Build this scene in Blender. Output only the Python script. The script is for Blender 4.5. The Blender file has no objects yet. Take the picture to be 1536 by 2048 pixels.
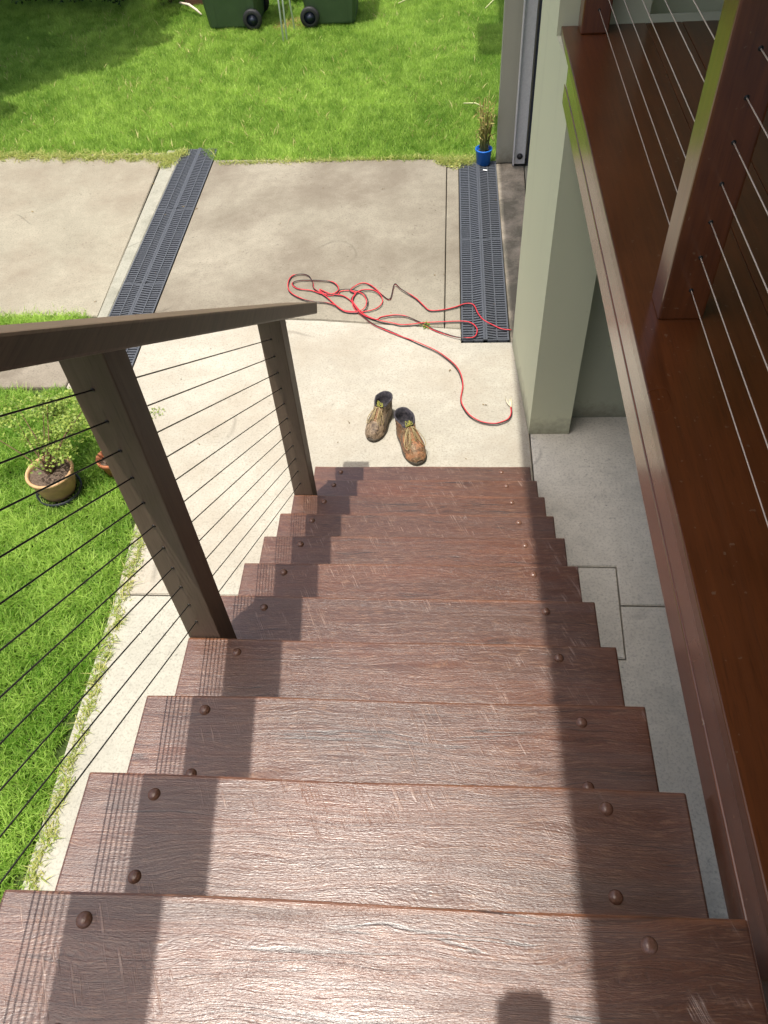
import bpy, bmesh, math, random
import numpy as np
from mathutils import Vector, Matrix

# ------------------------------------------------------------------ camera, light, exposure
SC = bpy.context.scene
COL = SC.collection
S = 1.1                      # metres per working unit (one tread width)
ZG = -1.7028                 # ground level in working units (top tread = 0)
def W(x, y, z=ZG): return Vector((x * S, y * S, (z - ZG) * S))
def Rz(a): return Matrix.Rotation(a, 4, 'Z')
def Rx(a): return Matrix.Rotation(a, 4, 'X')

CAMP = (.605, -.2642, 1.1431)
cam_d = bpy.data.cameras.new('camera'); cam = bpy.data.objects.new('camera', cam_d); COL.objects.link(cam)
cam_d.sensor_fit = 'VERTICAL'; cam_d.sensor_height = 36; cam_d.lens = 1575.7 / 2048 * 36
cam_d.clip_start = .05; cam_d.clip_end = 400
CAMR = Rz(.1192) @ Rx(.6933) @ Rz(-.0852)
cam.matrix_world = Matrix.Translation(W(*CAMP)) @ CAMR
SC.camera = cam

SUN_T = (.112, .145)         # ground drift of sunlight per unit of fall
sd = Vector((SUN_T[0], SUN_T[1], -1)).normalized()
elev = math.asin(-sd.z); azim = math.atan2(-sd.x, -sd.y)
world = bpy.data.worlds.new('World'); SC.world = world; world.use_nodes = True
wn = world.node_tree.nodes; bg = wn['Background']
sky = wn.new('ShaderNodeTexSky'); sky.sky_type = 'NISHITA'; sky.sun_disc = False
sky.sun_elevation = elev; sky.sun_rotation = azim
world.node_tree.links.new(sky.outputs[0], bg.inputs[0]); bg.inputs[1].default_value = .15
sky.dust_density = 6.0; sky.ozone_density = .6
sun_d = bpy.data.lights.new('sun', 'SUN'); sun = bpy.data.objects.new('sun', sun_d); COL.objects.link(sun)
sun_d.energy = 3.5; sun_d.angle = math.radians(.55); sun_d.color = (1, .955, .88)
sun.rotation_euler = sd.to_track_quat('-Z', 'Y').to_euler(); sun.location = (0, 0, 12)
SC.view_settings.view_transform = 'Standard'; SC.view_settings.look = 'None'
SC.view_settings.exposure = .44; SC.view_settings.gamma = 1
SC.view_settings.use_curve_mapping = False

random.seed(7); rng = np.random.default_rng(7)

# ------------------------------------------------------------------ helpers
class MB:
    """collects shapes (in working units) and links them as one mesh"""
    def __init__(s): s.v = []; s.f = []; s.sm = []
    def add(s, vs, fs, smooth=False):
        b = len(s.v); s.v += [tuple(v) for v in vs]; s.f += [tuple(b + i for i in f) for f in fs]; s.sm += [smooth] * len(fs)
    def box(s, x0, x1, y0, y1, z0, z1, M=None):
        vs = [Vector((x, y, z)) for z in (z0, z1) for y in (y0, y1) for x in (x0, x1)]
        if M is not None: vs = [M @ v for v in vs]
        s.add(vs, [(0, 2, 3, 1), (4, 5, 7, 6), (0, 1, 5, 4), (2, 6, 7, 3), (0, 4, 6, 2), (1, 3, 7, 5)])
    def bbox(s, x0, x1, y0, y1, z0, z1, b=.004, M=None):
        bm = bmesh.new(); bmesh.ops.create_cube(bm, size=1)
        for v in bm.verts: v.co = Vector(((x0 + x1) / 2 + v.co.x * (x1 - x0), (y0 + y1) / 2 + v.co.y * (y1 - y0), (z0 + z1) / 2 + v.co.z * (z1 - z0)))
        bmesh.ops.bevel(bm, geom=bm.edges[:], offset=b, segments=2, affect='EDGES', profile=.6)
        vs = [v.co.copy() for v in bm.verts]
        if M is not None: vs = [M @ v for v in vs]
        s.add(vs, [[v.index for v in f.verts] for f in bm.faces]); bm.free()
    def prism(s, poly, z0, z1):
        n = len(poly)
        vs = [(x, y, z0) for x, y in poly] + [(x, y, z1) for x, y in poly]
        s.add(vs, [tuple(range(n - 1, -1, -1)), tuple(range(n, 2 * n))] + [(i, (i + 1) % n, n + (i + 1) % n, n + i) for i in range(n)])
    def tube(s, pts, r, n=6, caps=True):
        pts = [Vector(p) for p in pts]; rs = r if isinstance(r, (list, tuple)) else [r] * len(pts)
        vs = []; fs = []; prev = None
        for i, p in enumerate(pts):
            t = (pts[min(i + 1, len(pts) - 1)] - pts[max(i - 1, 0)]).normalized()
            if prev is None: u = t.orthogonal().normalized()
            else:
                u = prev - t * prev.dot(t)
                u = u.normalized() if u.length > 1e-6 else t.orthogonal().normalized()
            prev = u; w = t.cross(u)
            for k in range(n):
                a = 2 * math.pi * k / n; vs.append(p + (u * math.cos(a) + w * math.sin(a)) * rs[i])
        for i in range(len(pts) - 1):
            for k in range(n):
                a = i * n + k; b = i * n + (k + 1) % n; fs.append((a, b, b + n, a + n))
        if caps: fs.append(tuple(range(n - 1, -1, -1))); fs.append(tuple(range((len(pts) - 1) * n, len(pts) * n)))
        s.add(vs, fs, True)
    def lathe(s, prof, c=(0, 0, 0), n=24, M=None):
        vs = []; fs = []; m = len(prof)
        for k in range(n):
            a = 2 * math.pi * k / n
            for r, z in prof:
                v = Vector((r * math.cos(a), r * math.sin(a), z))
                if M is not None: v = M @ v
                vs.append(v + Vector(c))
        for k in range(n):
            for i in range(m - 1):
                a = k * m + i; b = ((k + 1) % n) * m + i; fs.append((a, b, b + 1, a + 1))
        s.add(vs, fs, True)
    def rings(s, rings, cap0=True, cap1=True, smooth=True):
        n = len(rings[0]); vs = [p for r in rings for p in r]; fs = []
        for i in range(len(rings) - 1):
            for k in range(n):
                a = i * n + k; b = i * n + (k + 1) % n; fs.append((a, b, b + n, a + n))
        if cap0: fs.append(tuple(range(n - 1, -1, -1)))
        if cap1: fs.append(tuple(range((len(rings) - 1) * n, len(rings) * n)))
        s.add(vs, fs, smooth)
    def build(s, name, mat, parent=None, origin=None, base=True):
        """verts are working units relative to the world; origin (working units) is where the object sits"""
        if parent is not None and origin is None: origin = parent['_o'] if '_o' in parent else (0, 0, ZG)
        if origin is None:
            a = np.array(s.v); origin = (a[:, 0].mean(), a[:, 1].mean(), a[:, 2].min())
        o3 = W(*origin)
        me = bpy.data.meshes.new(name)
        me.from_pydata([W(*v) - o3 for v in s.v], [], s.f)
        me.polygons.foreach_set('use_smooth', s.sm); me.update()
        me.materials.append(mat)
        o = bpy.data.objects.new(name, me); COL.objects.link(o)
        if parent is not None: o.parent = parent
        else: o.location = o3
        return o
ORIG = {}
def thing(name, label, cat, at, group=None):
    o = bpy.data.objects.new(name, None); COL.objects.link(o); o.location = W(*at); o.empty_display_size = .1
    o['label'] = label; o['category'] = cat
    if group: o['group'] = group
    ORIG[o.name] = tuple(at); return o
def part(mb, name, mat, root): return mb.build(name, mat, root, ORIG[root.name])
def subpart(mb, name, mat, par, root): return mb.build(name, mat, par, ORIG[root.name])
def tag(o, label=None, cat=None, group=None, kind=None):
    if label: o['label'] = label
    if cat: o['category'] = cat
    if group: o['group'] = group
    if kind: o['kind'] = kind
    return o
def struct(mb, name, mat, label=None):
    return tag(mb.build(name, mat, None, (0, 0, ZG)), label, None, None, 'structure')

# ------------------------------------------------------------------ materials
def mat(name, base=(.5, .5, .5), rough=.6, spec=.5, metal=0, coat=0, coat_r=.1):
    m = bpy.data.materials.new(name); m.use_nodes = True; nt = m.node_tree; b = nt.nodes['Principled BSDF']
    b.inputs['Base Color'].default_value = (*base, 1); b.inputs['Roughness'].default_value = rough
    b.inputs['Specular IOR Level'].default_value = spec; b.inputs['Metallic'].default_value = metal
    b.inputs['Coat Weight'].default_value = coat; b.inputs['Coat Roughness'].default_value = coat_r
    return m
class NT:
    def __init__(s, m): s.m = m; s.n = m.node_tree.nodes; s.l = m.node_tree.links; s.b = s.n['Principled BSDF']
    def node(s, t, **k):
        o = s.n.new(t)
        for a, v in k.items(): setattr(o, a, v)
        return o
    def link(s, a, b): s.l.new(a, b)
    def coord(s, rand=False, kind='Object'):
        c = s.node('ShaderNodeTexCoord').outputs[kind]
        if rand:
            oi = s.node('ShaderNodeObjectInfo'); v = s.node('ShaderNodeVectorMath', operation='SCALE')
            v.inputs[0].default_value = (37, 11, 5); s.link(oi.outputs['Random'], v.inputs['Scale'])
            a = s.node('ShaderNodeVectorMath', operation='ADD'); s.link(c, a.inputs[0]); s.link(v.outputs[0], a.inputs[1]); return a.outputs[0]
        return c
    def mapping(s, c, sc=(1, 1, 1), rot=(0, 0, 0)):
        m = s.node('ShaderNodeMapping'); s.link(c, m.inputs[0]); m.inputs['Scale'].default_value = sc; m.inputs['Rotation'].default_value = rot; return m.outputs[0]
    def noise(s, c, scale=5, detail=4, rough=.55, dist=0):
        n = s.node('ShaderNodeTexNoise'); s.link(c, n.inputs['Vector']); n.inputs['Scale'].default_value = scale
        n.inputs['Detail'].default_value = detail; n.inputs['Roughness'].default_value = rough; n.inputs['Distortion'].default_value = dist; return n.outputs['Fac']
    def ramp(s, f, stops, interp='LINEAR'):
        r = s.node('ShaderNodeValToRGB'); s.link(f, r.inputs[0]); cr = r.color_ramp; cr.interpolation = interp
        while len(cr.elements) < len(stops): cr.elements.new(.5)
        for e, (p, c) in zip(cr.elements, stops):
            e.position = p; e.color = (*c, 1) if isinstance(c, tuple) else (c, c, c, 1)
        return r.outputs[0]
    def mix(s, f, a, b, mode='MIX'):
        x = s.node('ShaderNodeMix', data_type='RGBA', blend_type=mode)
        for v, i in ((f, 0), (a, 6), (b, 7)):
            if isinstance(v, (int, float)): x.inputs[i].default_value = v
            elif isinstance(v, tuple): x.inputs[i].default_value = (*v, 1)
            else: s.link(v, x.inputs[i])
        return x.outputs[2]
    def math(s, op, a, b=0., c=None):
        x = s.node('ShaderNodeMath', operation=op)
        for i, v in enumerate((a, b) if c is None else (a, b, c)):
            if isinstance(v, (int, float)): x.inputs[i].default_value = v
            else: s.link(v, x.inputs[i])
        return x.outputs[0]
    def bump(s, h, strength=.3, dist=.002, prev=None):
        b = s.node('ShaderNodeBump'); b.inputs['Strength'].default_value = strength; b.inputs['Distance'].default_value = dist
        s.link(h, b.inputs['Height'])
        if prev: s.link(prev, b.inputs['Normal'])
        return b.outputs[0]
    def out(s, **k):
        for a, v in k.items(): s.link(v, s.b.inputs[{'color': 'Base Color', 'rough': 'Roughness', 'normal': 'Normal', 'spec': 'Specular IOR Level'}[a]])

def wood_tread():
    m = mat('weathered_tread_wood', rough=.45); t = NT(m)
    c = t.coord(True); oi = t.node('ShaderNodeObjectInfo').outputs['Random']
    wv = t.node('ShaderNodeTexNoise'); t.link(t.mapping(c, (2.0, 7, 1)), wv.inputs['Vector']); wv.inputs['Scale'].default_value = 1.5; wv.inputs['Detail'].default_value = 2
    amp = t.math('MULTIPLY', t.math('SUBTRACT', wv.outputs['Fac'], .5), .07)
    cmb = t.node('ShaderNodeCombineXYZ'); t.link(amp, cmb.inputs[1])
    ad = t.node('ShaderNodeVectorMath', operation='ADD'); t.link(c, ad.inputs[0]); t.link(cmb.outputs[0], ad.inputs[1]); cc = ad.outputs[0]
    grain = t.noise(t.mapping(cc, (2.2, 120, 20)), 1, 4, .6)
    broad = t.noise(t.mapping(cc, (.9, 16, 5)), 1, 3, .55)
    fine = t.noise(t.mapping(cc, (26, 430, 60)), 1, 3, .65)
    speck = t.noise(t.mapping(cc, (150, 620, 100)), 1, 2, .6)
    crk = t.noise(t.mapping(cc, (.9, 30, 5)), 1, 3, .42)
    crl = t.math('ABSOLUTE', t.math('SUBTRACT', crk, .5))
    cmask = t.ramp(t.noise(t.mapping(c, (3.0, 10, 3)), 1, 3), [(.42, 0.), (.60, 1.)])
    crack = t.math('MULTIPLY', t.ramp(crl, [(0, 1.), (.004, .85), (.009, 0.)]), cmask)
    big = t.noise(t.mapping(c, (2.0, 5, 2)), 1, 3, .6)
    warm = t.noise(t.mapping(c, (1.2, 2.2, 2)), 1.3, 3, .6)
    base = t.mix(t.ramp(broad, [(.36, 0.), (.64, 1.)]), (.112, .036, .014), (.072, .029, .014))
    base = t.mix(t.math('MULTIPLY', t.ramp(warm, [(.44, 0.), (.66, 1.)]), .8), base, (.150, .044, .014))
    base = t.mix(t.math('MULTIPLY', oi, .45), base, (.095, .042, .028))
    base = t.mix(t.math('MULTIPLY', t.ramp(grain, [(.42, 0.), (.62, 1.)]), .55), base, (.060, .022, .014))
    base = t.mix(t.math('MULTIPLY', t.ramp(fine, [(.52, 0.), (.66, 1.)]), .45), base, (.30, .17, .10))
    base = t.mix(t.math('MULTIPLY', t.ramp(speck, [(.36, 1.), (.46, 0.)]), .5), base, (.040, .017, .012))
    sep = t.node('ShaderNodeSeparateXYZ'); t.link(t.coord(), sep.inputs[0])
    edge = t.node('ShaderNodeMapRange'); t.link(t.math('ADD', sep.outputs[1], t.math('MULTIPLY', t.math('SUBTRACT', big, .5), .02)), edge.inputs[0]); edge.inputs[1].default_value = -.010; edge.inputs[2].default_value = -.002
    base = t.mix(t.math('MULTIPLY', edge.outputs[0], .4), base, (.28, .11, .045))
    base = t.mix(t.math('MULTIPLY', crack, .85), base, (.018, .009, .007))
    vr = t.node('ShaderNodeVectorRotate', rotation_type='Z_AXIS'); t.link(c, vr.inputs['Vector']); vr.inputs['Angle'].default_value = math.radians(-24)
    sm = t.noise(t.mapping(vr.outputs[0], (230, 8, 5)), 1, 3, .6)
    sm2 = t.noise(t.mapping(vr.outputs[0], (40, 22, 5)), 1, 2, .5)
    smm = t.ramp(t.noise(t.mapping(c, (3.2, 4, 2)), 1.1, 2), [(.48, 0.), (.60, 1.)])
    saw = t.math('MULTIPLY', t.math('MULTIPLY', t.ramp(sm, [(.54, 0.), (.64, 1.)]), t.ramp(sm2, [(.48, 0.), (.60, 1.)])), smm)
    base = t.mix(t.math('MULTIPLY', saw, .35), base, (.46, .32, .25))
    h = t.math('ADD', t.math('MULTIPLY', grain, 1.1), t.math('MULTIPLY', fine, .9))
    h = t.math('ADD', h, t.math('MULTIPLY', speck, .9))
    h = t.math('SUBTRACT', h, t.math('MULTIPLY', crack, .25)); h = t.math('ADD', h, t.math('MULTIPLY', saw, .7))
    r = t.math('ADD', .30, t.math('MULTIPLY', big, .20))
    nb = t.bump(h, .6, .0010)
    t.out(color=base, rough=r, normal=nb)
    t.link(nb, t.b.inputs['Coat Normal']); t.b.inputs['Coat Weight'].default_value = .8; t.b.inputs['Coat Roughness'].default_value = .33
    t.b.inputs['Specular IOR Level'].default_value = .7
    return m
def wood_simple(name, c0, c1, rough, along='Y', spec=.5, bump=.35, coat=0, coat_r=.15, dust=None):
    m = mat(name, rough=rough, spec=spec, coat=coat, coat_r=coat_r); t = NT(m); c = t.coord(True)
    sc = {'X': (3, 60, 60), 'Y': (60, 3, 60), 'Z': (60, 60, 3)}[along]
    g = t.noise(t.mapping(c, sc), 1, 5, .6, .3); big = t.noise(c, 3, 3)
    f2 = t.noise(t.mapping(c, tuple(a * 5 for a in sc)), 1, 3, .6)
    col = t.mix(t.ramp(g, [(.3, 0.), (.7, 1.)]), c0, c1)
    col = t.mix(t.math('MULTIPLY', t.ramp(big, [(.4, 0.), (.65, 1.)]), .35), col, tuple(x * 1.35 for x in c0))
    col = t.mix(t.math('MULTIPLY', t.ramp(f2, [(.3, 1.), (.45, 0.)]), .4), col, tuple(x * .45 for x in c1))
    if dust:
        sp = t.noise(c, 70, 2, .5); col = t.mix(t.math('MULTIPLY', t.ramp(sp, [(.70, 0.), (.74, 1.)]), .5), col, dust)
    t.out(color=col, normal=t.bump(t.math('ADD', g, f2), bump, .0006))
    rr = t.math('ADD', rough - .06, t.math('MULTIPLY', big, .12)); t.out(rough=rr)
    return m
def concrete(name, c0, c1, stain=None, stain_amt=.5, sscale=1.3, seed=0, lo=.48, hi=.68):
    m = mat(name, rough=.9, spec=.25); t = NT(m); c = t.coord()
    if seed:
        a = t.node('ShaderNodeVectorMath', operation='ADD'); t.link(c, a.inputs[0]); a.inputs[1].default_value = (seed, seed * 2.3, 0); c = a.outputs[0]
    big = t.noise(c, 1.6, 5, .6); mid = t.noise(c, 14, 4, .65); fine = t.noise(c, 190, 3, .7); agg = t.noise(c, 85, 2, .6)
    col = t.mix(t.ramp(big, [(.32, 0.), (.68, 1.)]), c0, c1)
    col = t.mix(t.math('MULTIPLY', t.ramp(mid, [(.42, 1.), (.62, 0.)]), .22), col, tuple(x * .68 for x in c0))
    col = t.mix(t.math('MULTIPLY', t.ramp(agg, [(.34, 1.), (.50, 0.)]), .34), col, tuple(x * .40 for x in c0))
    col = t.mix(t.math('MULTIPLY', t.ramp(fine, [(.55, 0.), (.75, 1.)]), .45), col, tuple(min(.8, x * 1.45) for x in c1))
    if stain:
        st = t.noise(c, sscale, 6, .68, .15)
        col = t.mix(t.math('MULTIPLY', t.ramp(st, [(lo, 0.), (hi, 1.)]), stain_amt), col, stain)
        st2 = t.noise(c, 42, 3, .6, .4); sm = t.noise(c, 3.1, 3, .6)
        k = t.math('MULTIPLY', t.ramp(st2, [(.60, 0.), (.70, 1.)]), t.ramp(sm, [(.46, 0.), (.66, 1.)]))
        col = t.mix(t.math('MULTIPLY', k, .55), col, tuple(x * .4 for x in stain))
    ck = t.math('ABSOLUTE', t.math('SUBTRACT', t.noise(c, .55, 3, .35, 0), .47)); ckm = t.ramp(t.noise(c, 1.9, 2), [(.52, 0.), (.60, 1.)])
    col = t.mix(t.math('MULTIPLY', t.math('MULTIPLY', t.ramp(ck, [(0, 1.), (.0007, 0.)]), ckm), .4), col, tuple(x * .25 for x in c0))
    h = t.math('ADD', t.math('MULTIPLY', fine, .6), agg)
    t.out(color=col, normal=t.bump(h, .5, .0012)); return m
def render_wall(name, c0):
    m = mat(name, rough=.75, spec=.3); t = NT(m); c = t.coord(kind='Object')
    a = t.noise(c, 1.4, 4); b = t.noise(c, 120, 3, .6); d = t.noise(t.mapping(c, (9, 9, .8)), 1, 3)
    col = t.mix(t.math('MULTIPLY', t.ramp(a, [(.3, 0.), (.7, 1.)]), .18), c0, tuple(x * .8 for x in c0))
    col = t.mix(t.math('MULTIPLY', t.ramp(d, [(.55, 0.), (.8, 1.)]), .14), col, tuple(x * .55 for x in c0))
    sp = t.node('ShaderNodeSeparateXYZ'); t.link(c, sp.inputs[0])
    mr = t.node('ShaderNodeMapRange'); t.link(t.math('ADD', sp.outputs[2], t.math('MULTIPLY', t.noise(c, 22, 4, .7), -.22)), mr.inputs[0]); mr.inputs[1].default_value = .02; mr.inputs[2].default_value = -.12
    col = t.mix(t.math('MULTIPLY', mr.outputs[0], .6), col, (.16, .14, .10))
    sc = t.noise(t.mapping(c, (5, 5, 14)), 3, 4, .7, 1.); col = t.mix(t.math('MULTIPLY', t.ramp(sc, [(.66, 0.), (.74, 1.)]), .3), col, tuple(x * .5 for x in c0))
    t.out(color=col, normal=t.bump(b, .35, .0012)); return m
def leafy(name, c0, c1, transl=.4, attr=True, rough=.5):
    m = mat(name, rough=rough, spec=.35); t = NT(m)
    at = t.node('ShaderNodeAttribute'); at.attribute_name = 'tint'
    col = t.mix(at.outputs['Fac'], c0, c1)
    t.out(color=col)
    tr = t.node('ShaderNodeBsdfTranslucent'); ms = t.node('ShaderNodeMixShader'); ms.inputs[0].default_value = transl
    tc = t.mix(.5, col, tuple(min(1, (a + b) * .9) for a, b in zip(c0, c1))); t.link(tc, tr.inputs[0])
    t.link(t.b.outputs[0], ms.inputs[1]); t.link(tr.outputs[0], ms.inputs[2]); t.link(ms.outputs[0], t.n['Material Output'].inputs[0]); return m
def mottled(name, c0, c1, rough=.6, scale=30, spec=.4, bump=.3, metal=0):
    m = mat(name, rough=rough, spec=spec, metal=metal); t = NT(m); c = t.coord()
    n = t.noise(c, scale, 4, .6); t.out(color=t.mix(t.ramp(n, [(.35, 0.), (.65, 1.)]), c0, c1), normal=t.bump(n, bump, .002)); return m

M_TREAD = wood_tread()
M_EDGEW = wood_simple('stringer_wood', (.11, .045, .03), (.07, .03, .02), .55)
M_RAIL = wood_simple('railing_wood_oiled', (.165, .110, .075), (.105, .070, .048), .5, 'Y', .5, .4)
M_POST = wood_simple('railing_post_wood', (.145, .098, .068), (.095, .064, .044), .52, 'Z', .45, .4)
M_DECK = wood_simple('glossy_deck_wood', (.125, .037, .010), (.076, .022, .006), .3, 'Y', .5, .12, .5, .12, (.20, .14, .09))
M_FASC = wood_simple('glossy_fascia_wood', (.16, .050, .018), (.11, .034, .012), .26, 'Y', .75, .15, .6, .17, (.30, .20, .12))
M_DPOST = wood_simple('glossy_deck_post_wood', (.165, .048, .013), (.10, .029, .008), .3, 'Z', .7, .15, .5, .16, (.26, .17, .10))
M_BOLT = mottled('brown_painted_bolt', (.13, .065, .042), (.19, .10, .07), .25, 200, .6, .15)
M_STEEL = mat('stainless_cable', (.70, .58, .48), .5, .5, .35)
M_DSTEEL = mat('dark_steel_cable', (.045, .042, .038), .42, .5, .6)
M_FIT = mat('cable_fitting', (.05, .045, .04), .4, .5, .7)
M_PATIO = concrete('patio_concrete', (.375, .352, .290), (.465, .44, .368), (.31, .265, .20), .45, 1.3, 0, .44, .62)
M_PATH = concrete('path_concrete', (.37, .36, .30), (.44, .425, .355), (.26, .25, .20), .35, 1.5, 5)
M_DRIVE = concrete('driveway_concrete', (.250, .228, .176), (.325, .298, .234), (.135, .110, .082), .62, 1.0, 9, .42, .62)
M_DRIVE2 = concrete('old_slab_concrete', (.27, .250, .190), (.34, .315, .242), (.185, .145, .105), .55, .9, 17)
M_STRIP = concrete('grimy_strip_concrete', (.40, .345, .27), (.48, .42, .33), (.11, .105, .08), .8, 3.5, 21, .4, .6)
M_KERB = concrete('pale_strip_concrete', (.30, .30, .245), (.37, .36, .295), (.18, .18, .14), .6, 3, 13)
M_UNDER = concrete('undercroft_concrete', (.68, .645, .55), (.74, .71, .61), (.20, .21, .19), .42, 2.6, 31, .5, .72)
M_SOIL = mottled('soil', (.045, .03, .018), (.075, .055, .03), .95, 40, .2, .8)
M_TURF = mottled('turf_floor', (.035, .06, .014), (.055, .085, .02), .95, 30, .2, .8)
M_GAP = mat('joint_dirt', (.03, .026, .02), .95, .1)
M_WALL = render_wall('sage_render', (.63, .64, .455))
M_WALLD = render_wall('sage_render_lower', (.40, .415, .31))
M_JAMB = render_wall('jamb_render', (.44, .43, .345))
M_TRACK = mottled('galvanised_track', (.64, .63, .64), (.72, .71, .71), .4, 60, .5, .05, .1)
M_NAVY = mat('door_edge_navy', (.025, .032, .055), .4)
M_DARK = mat('dark_metal', (.03, .03, .03), .45, .5, .5)
M_GRATE = mottled('grate_plastic', (.060, .066, .076), (.095, .103, .116), .42, 90, .5, .2)
M_CHAN = mat('drain_channel', (.008, .009, .012), .8, .2)
M_SOFFIT = mat('soffit_stain', (.09, .045, .022), .6)
M_ROOF = mat('roof_sheet', (.35, .36, .34), .5)
M_RED = mat('red_cable_sheath', (.66, .035, .05), .42, .5)
M_BLK = mat('black_cable_sheath', (.022, .018, .018), .42, .5)
M_WHITE = mat('cream_plug', (.62, .56, .40), .5)
M_BIN = mottled('green_bin_plastic', (.045, .082, .036), (.055, .095, .043), .48, 8, .5, .05)
M_TYRE = mat('black_tyre', (.018, .018, .02), .6)
M_TERRA = mottled('terracotta', (.34, .12, .055), (.44, .18, .085), .75, 25, .3, .3)
M_GLAZE = mottled('tan_clay', (.42, .25, .12), (.30, .18, .09), .62, 22, .4, .3)
M_RIMC = mottled('pale_rim_clay', (.55, .36, .19), (.48, .28, .14), .6, 20, .4, .2)
M_SAUC = mat('black_saucer', (.015, .018, .022), .35)
M_POTSOIL = mottled('potting_mix', (.06, .04, .028), (.16, .12, .09), .95, 120, .2, 1)
M_BLUE = mat('blue_plastic', (.015, .16, .62), .35)
M_STEM = mottled('brown_stem', (.10, .06, .03), (.16, .10, .05), .8, 60)
M_STAKE = mat('white_painted_stake', (.88, .88, .86), .5)
M_BARK = mottled('bark', (.09, .07, .05), (.15, .12, .09), .9, 20, .2, .8)
M_LEATHER = None

# ------------------------------------------------------------------ ground and slabs
b = MB(); b.box(-150, 150, -60, 220, ZG - .14, ZG - .060); struct(b, 'ground', M_TURF)
b = MB(); b.box(-1.2, 4, -1.5, 5.6, ZG - .055, ZG - .045); struct(b, 'subgrade', M_GAP)
b = MB(); b.box(-6, 3.5, 5.50, 10.6, ZG - .056, ZG - .018); b.box(-4.4, -.80, -1.5, 3.02, ZG - .056, ZG - .020); struct(b, 'lawn_soil', M_TURF)
b = MB(); b.box(-6, -1.5, 3.53, 3.64, ZG - .056, ZG - .020); struct(b, 'planting_gap_soil', M_TURF)

def slab(name, m, poly, z1=ZG, th=.044):
    bm = bmesh.new(); vs = [bm.verts.new((x, y, z1 - th)) for x, y in poly]; f = bm.faces.new(vs)
    r = bmesh.ops.extrude_face_region(bm, geom=[f]); 
    for v in r['geom']:
        if isinstance(v, bmesh.types.BMVert): v.co.z = z1
    top = [e for e in bm.edges if all(abs(v.co.z - z1) < 1e-6 for v in e.verts)]
    bmesh.ops.bevel(bm, geom=top, offset=.004, segments=2, affect='EDGES')
    bmesh.ops.recalc_face_normals(bm, faces=bm.faces[:])
    bm.verts.index_update(); mb = MB(); mb.add([v.co.copy() for v in bm.verts], [[v.index for v in f.verts] for f in bm.faces]); bm.free()
    return struct(mb, name, m)
slab('patio', M_PATIO, [(-.84, 1.606), (1.030, 1.606), (1.030, 2.6), (.985, 3.332), (.694, 3.332), (.694, 3.455), (-.135, 3.552), (-1.165, 3.62), (-1.165, 3.04), (-1.505, 3.04), (-1.505, 2.97), (-1.16, 2.60), (-.86, 2.10)])
slab('path', M_PATH, [(-.84, -1.4), (1.030, -1.4), (1.030, 1.598), (-.84, 1.598)])
slab('driveway', M_DRIVE, [(-1.165, 3.628), (-.135, 3.560), (.597, 3.468), (.605, 5.47), (-1.165, 5.56)])
slab('driveway_edge_strip', M_DRIVE, [(.604, 3.467), (.692, 3.459), (.692, 5.42), (.612, 5.46)])
slab('kerb_strip', M_KERB, [(-1.50, 3.05), (-1.448, 3.05), (-1.448, 5.72), (-1.57, 5.74)])
slab('old_driveway', M_DRIVE2, [(-6, 3.62), (-1.512, 3.62), (-1.585, 5.70), (-6, 5.80)])
slab('old_path', concrete('brown_slab_concrete', (.20, .175, .135), (.26, .23, .18), (.11, .09, .065), .7, 2.5, 41), [(-6, 2.97), (-1.512, 2.97), (-1.512, 3.52), (-6, 3.54)])
slab('grimy_strip', M_STRIP, [(.975, 3.336), (1.14, 3.336), (1.150, 4.93), (1.166, 5.385), (.967, 5.385)])
slab('garage_floor', M_KERB, [(1.148, 3.336), (3.4, 3.336), (3.4, 5.60), (1.176, 5.60), (1.160, 4.93)])
slab('undercroft_floor', M_UNDER, [(1.037, 1.787), (1.3565, 1.785), (1.3495, 1.589), (3.4, 1.585), (3.4, 3.33), (1.037, 3.33)])
slab('undercroft_infill', M_UNDER, [(1.037, 1.334), (1.330, 1.334), (1.351, 1.778), (1.037, 1.780)])
slab('undercroft_front', M_UNDER, [(1.037, -1.4), (3.4, -1.4), (3.4, 1.577), (1.3475, 1.581), (1.3355, 1.327), (1.037, 1.327)])

# ------------------------------------------------------------------ staircase
RUN, RISE = .2232, .1548
st = thing('wooden_staircase', 'open wooden staircase of red brown weathered treads going down to the patio', 'stairs', (.5, 1.1, ZG))
def tread_mb(seed):
    rnd = random.Random(seed); bm = bmesh.new(); bmesh.ops.create_cube(bm, size=1)
    for v in bm.verts: v.co = Vector((.5 + v.co.x, -.132 + v.co.y * .264, -.0205 + v.co.z * .041))
    es = [e for e in bm.edges if abs(e.verts[0].co.x - e.verts[1].co.x) > .5]
    bmesh.ops.subdivide_edges(bm, edges=es, cuts=14)
    bm.edges.ensure_lookup_table()
    bmesh.ops.bevel(bm, geom=[e for e in bm.edges if len(e.link_faces) == 2 and e.calc_face_angle(0) > 1.], offset=.0045, segments=2, affect='EDGES', profile=.55)
    ph = rnd.random() * 6
    for v in bm.verts:
        if v.co.y > -.02: v.co.y += .0016 * math.sin(v.co.x * 9 + ph) + rnd.uniform(-.0005, .0005)
        v.co.z += .0012 * math.sin(v.co.x * 4 + ph)
    mb = MB(); bm.verts.index_update(); mb.add([v.co.copy() for v in bm.verts], [[v.index for v in f.verts] for f in bm.faces]); bm.free(); return mb
bolt_me = None
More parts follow.
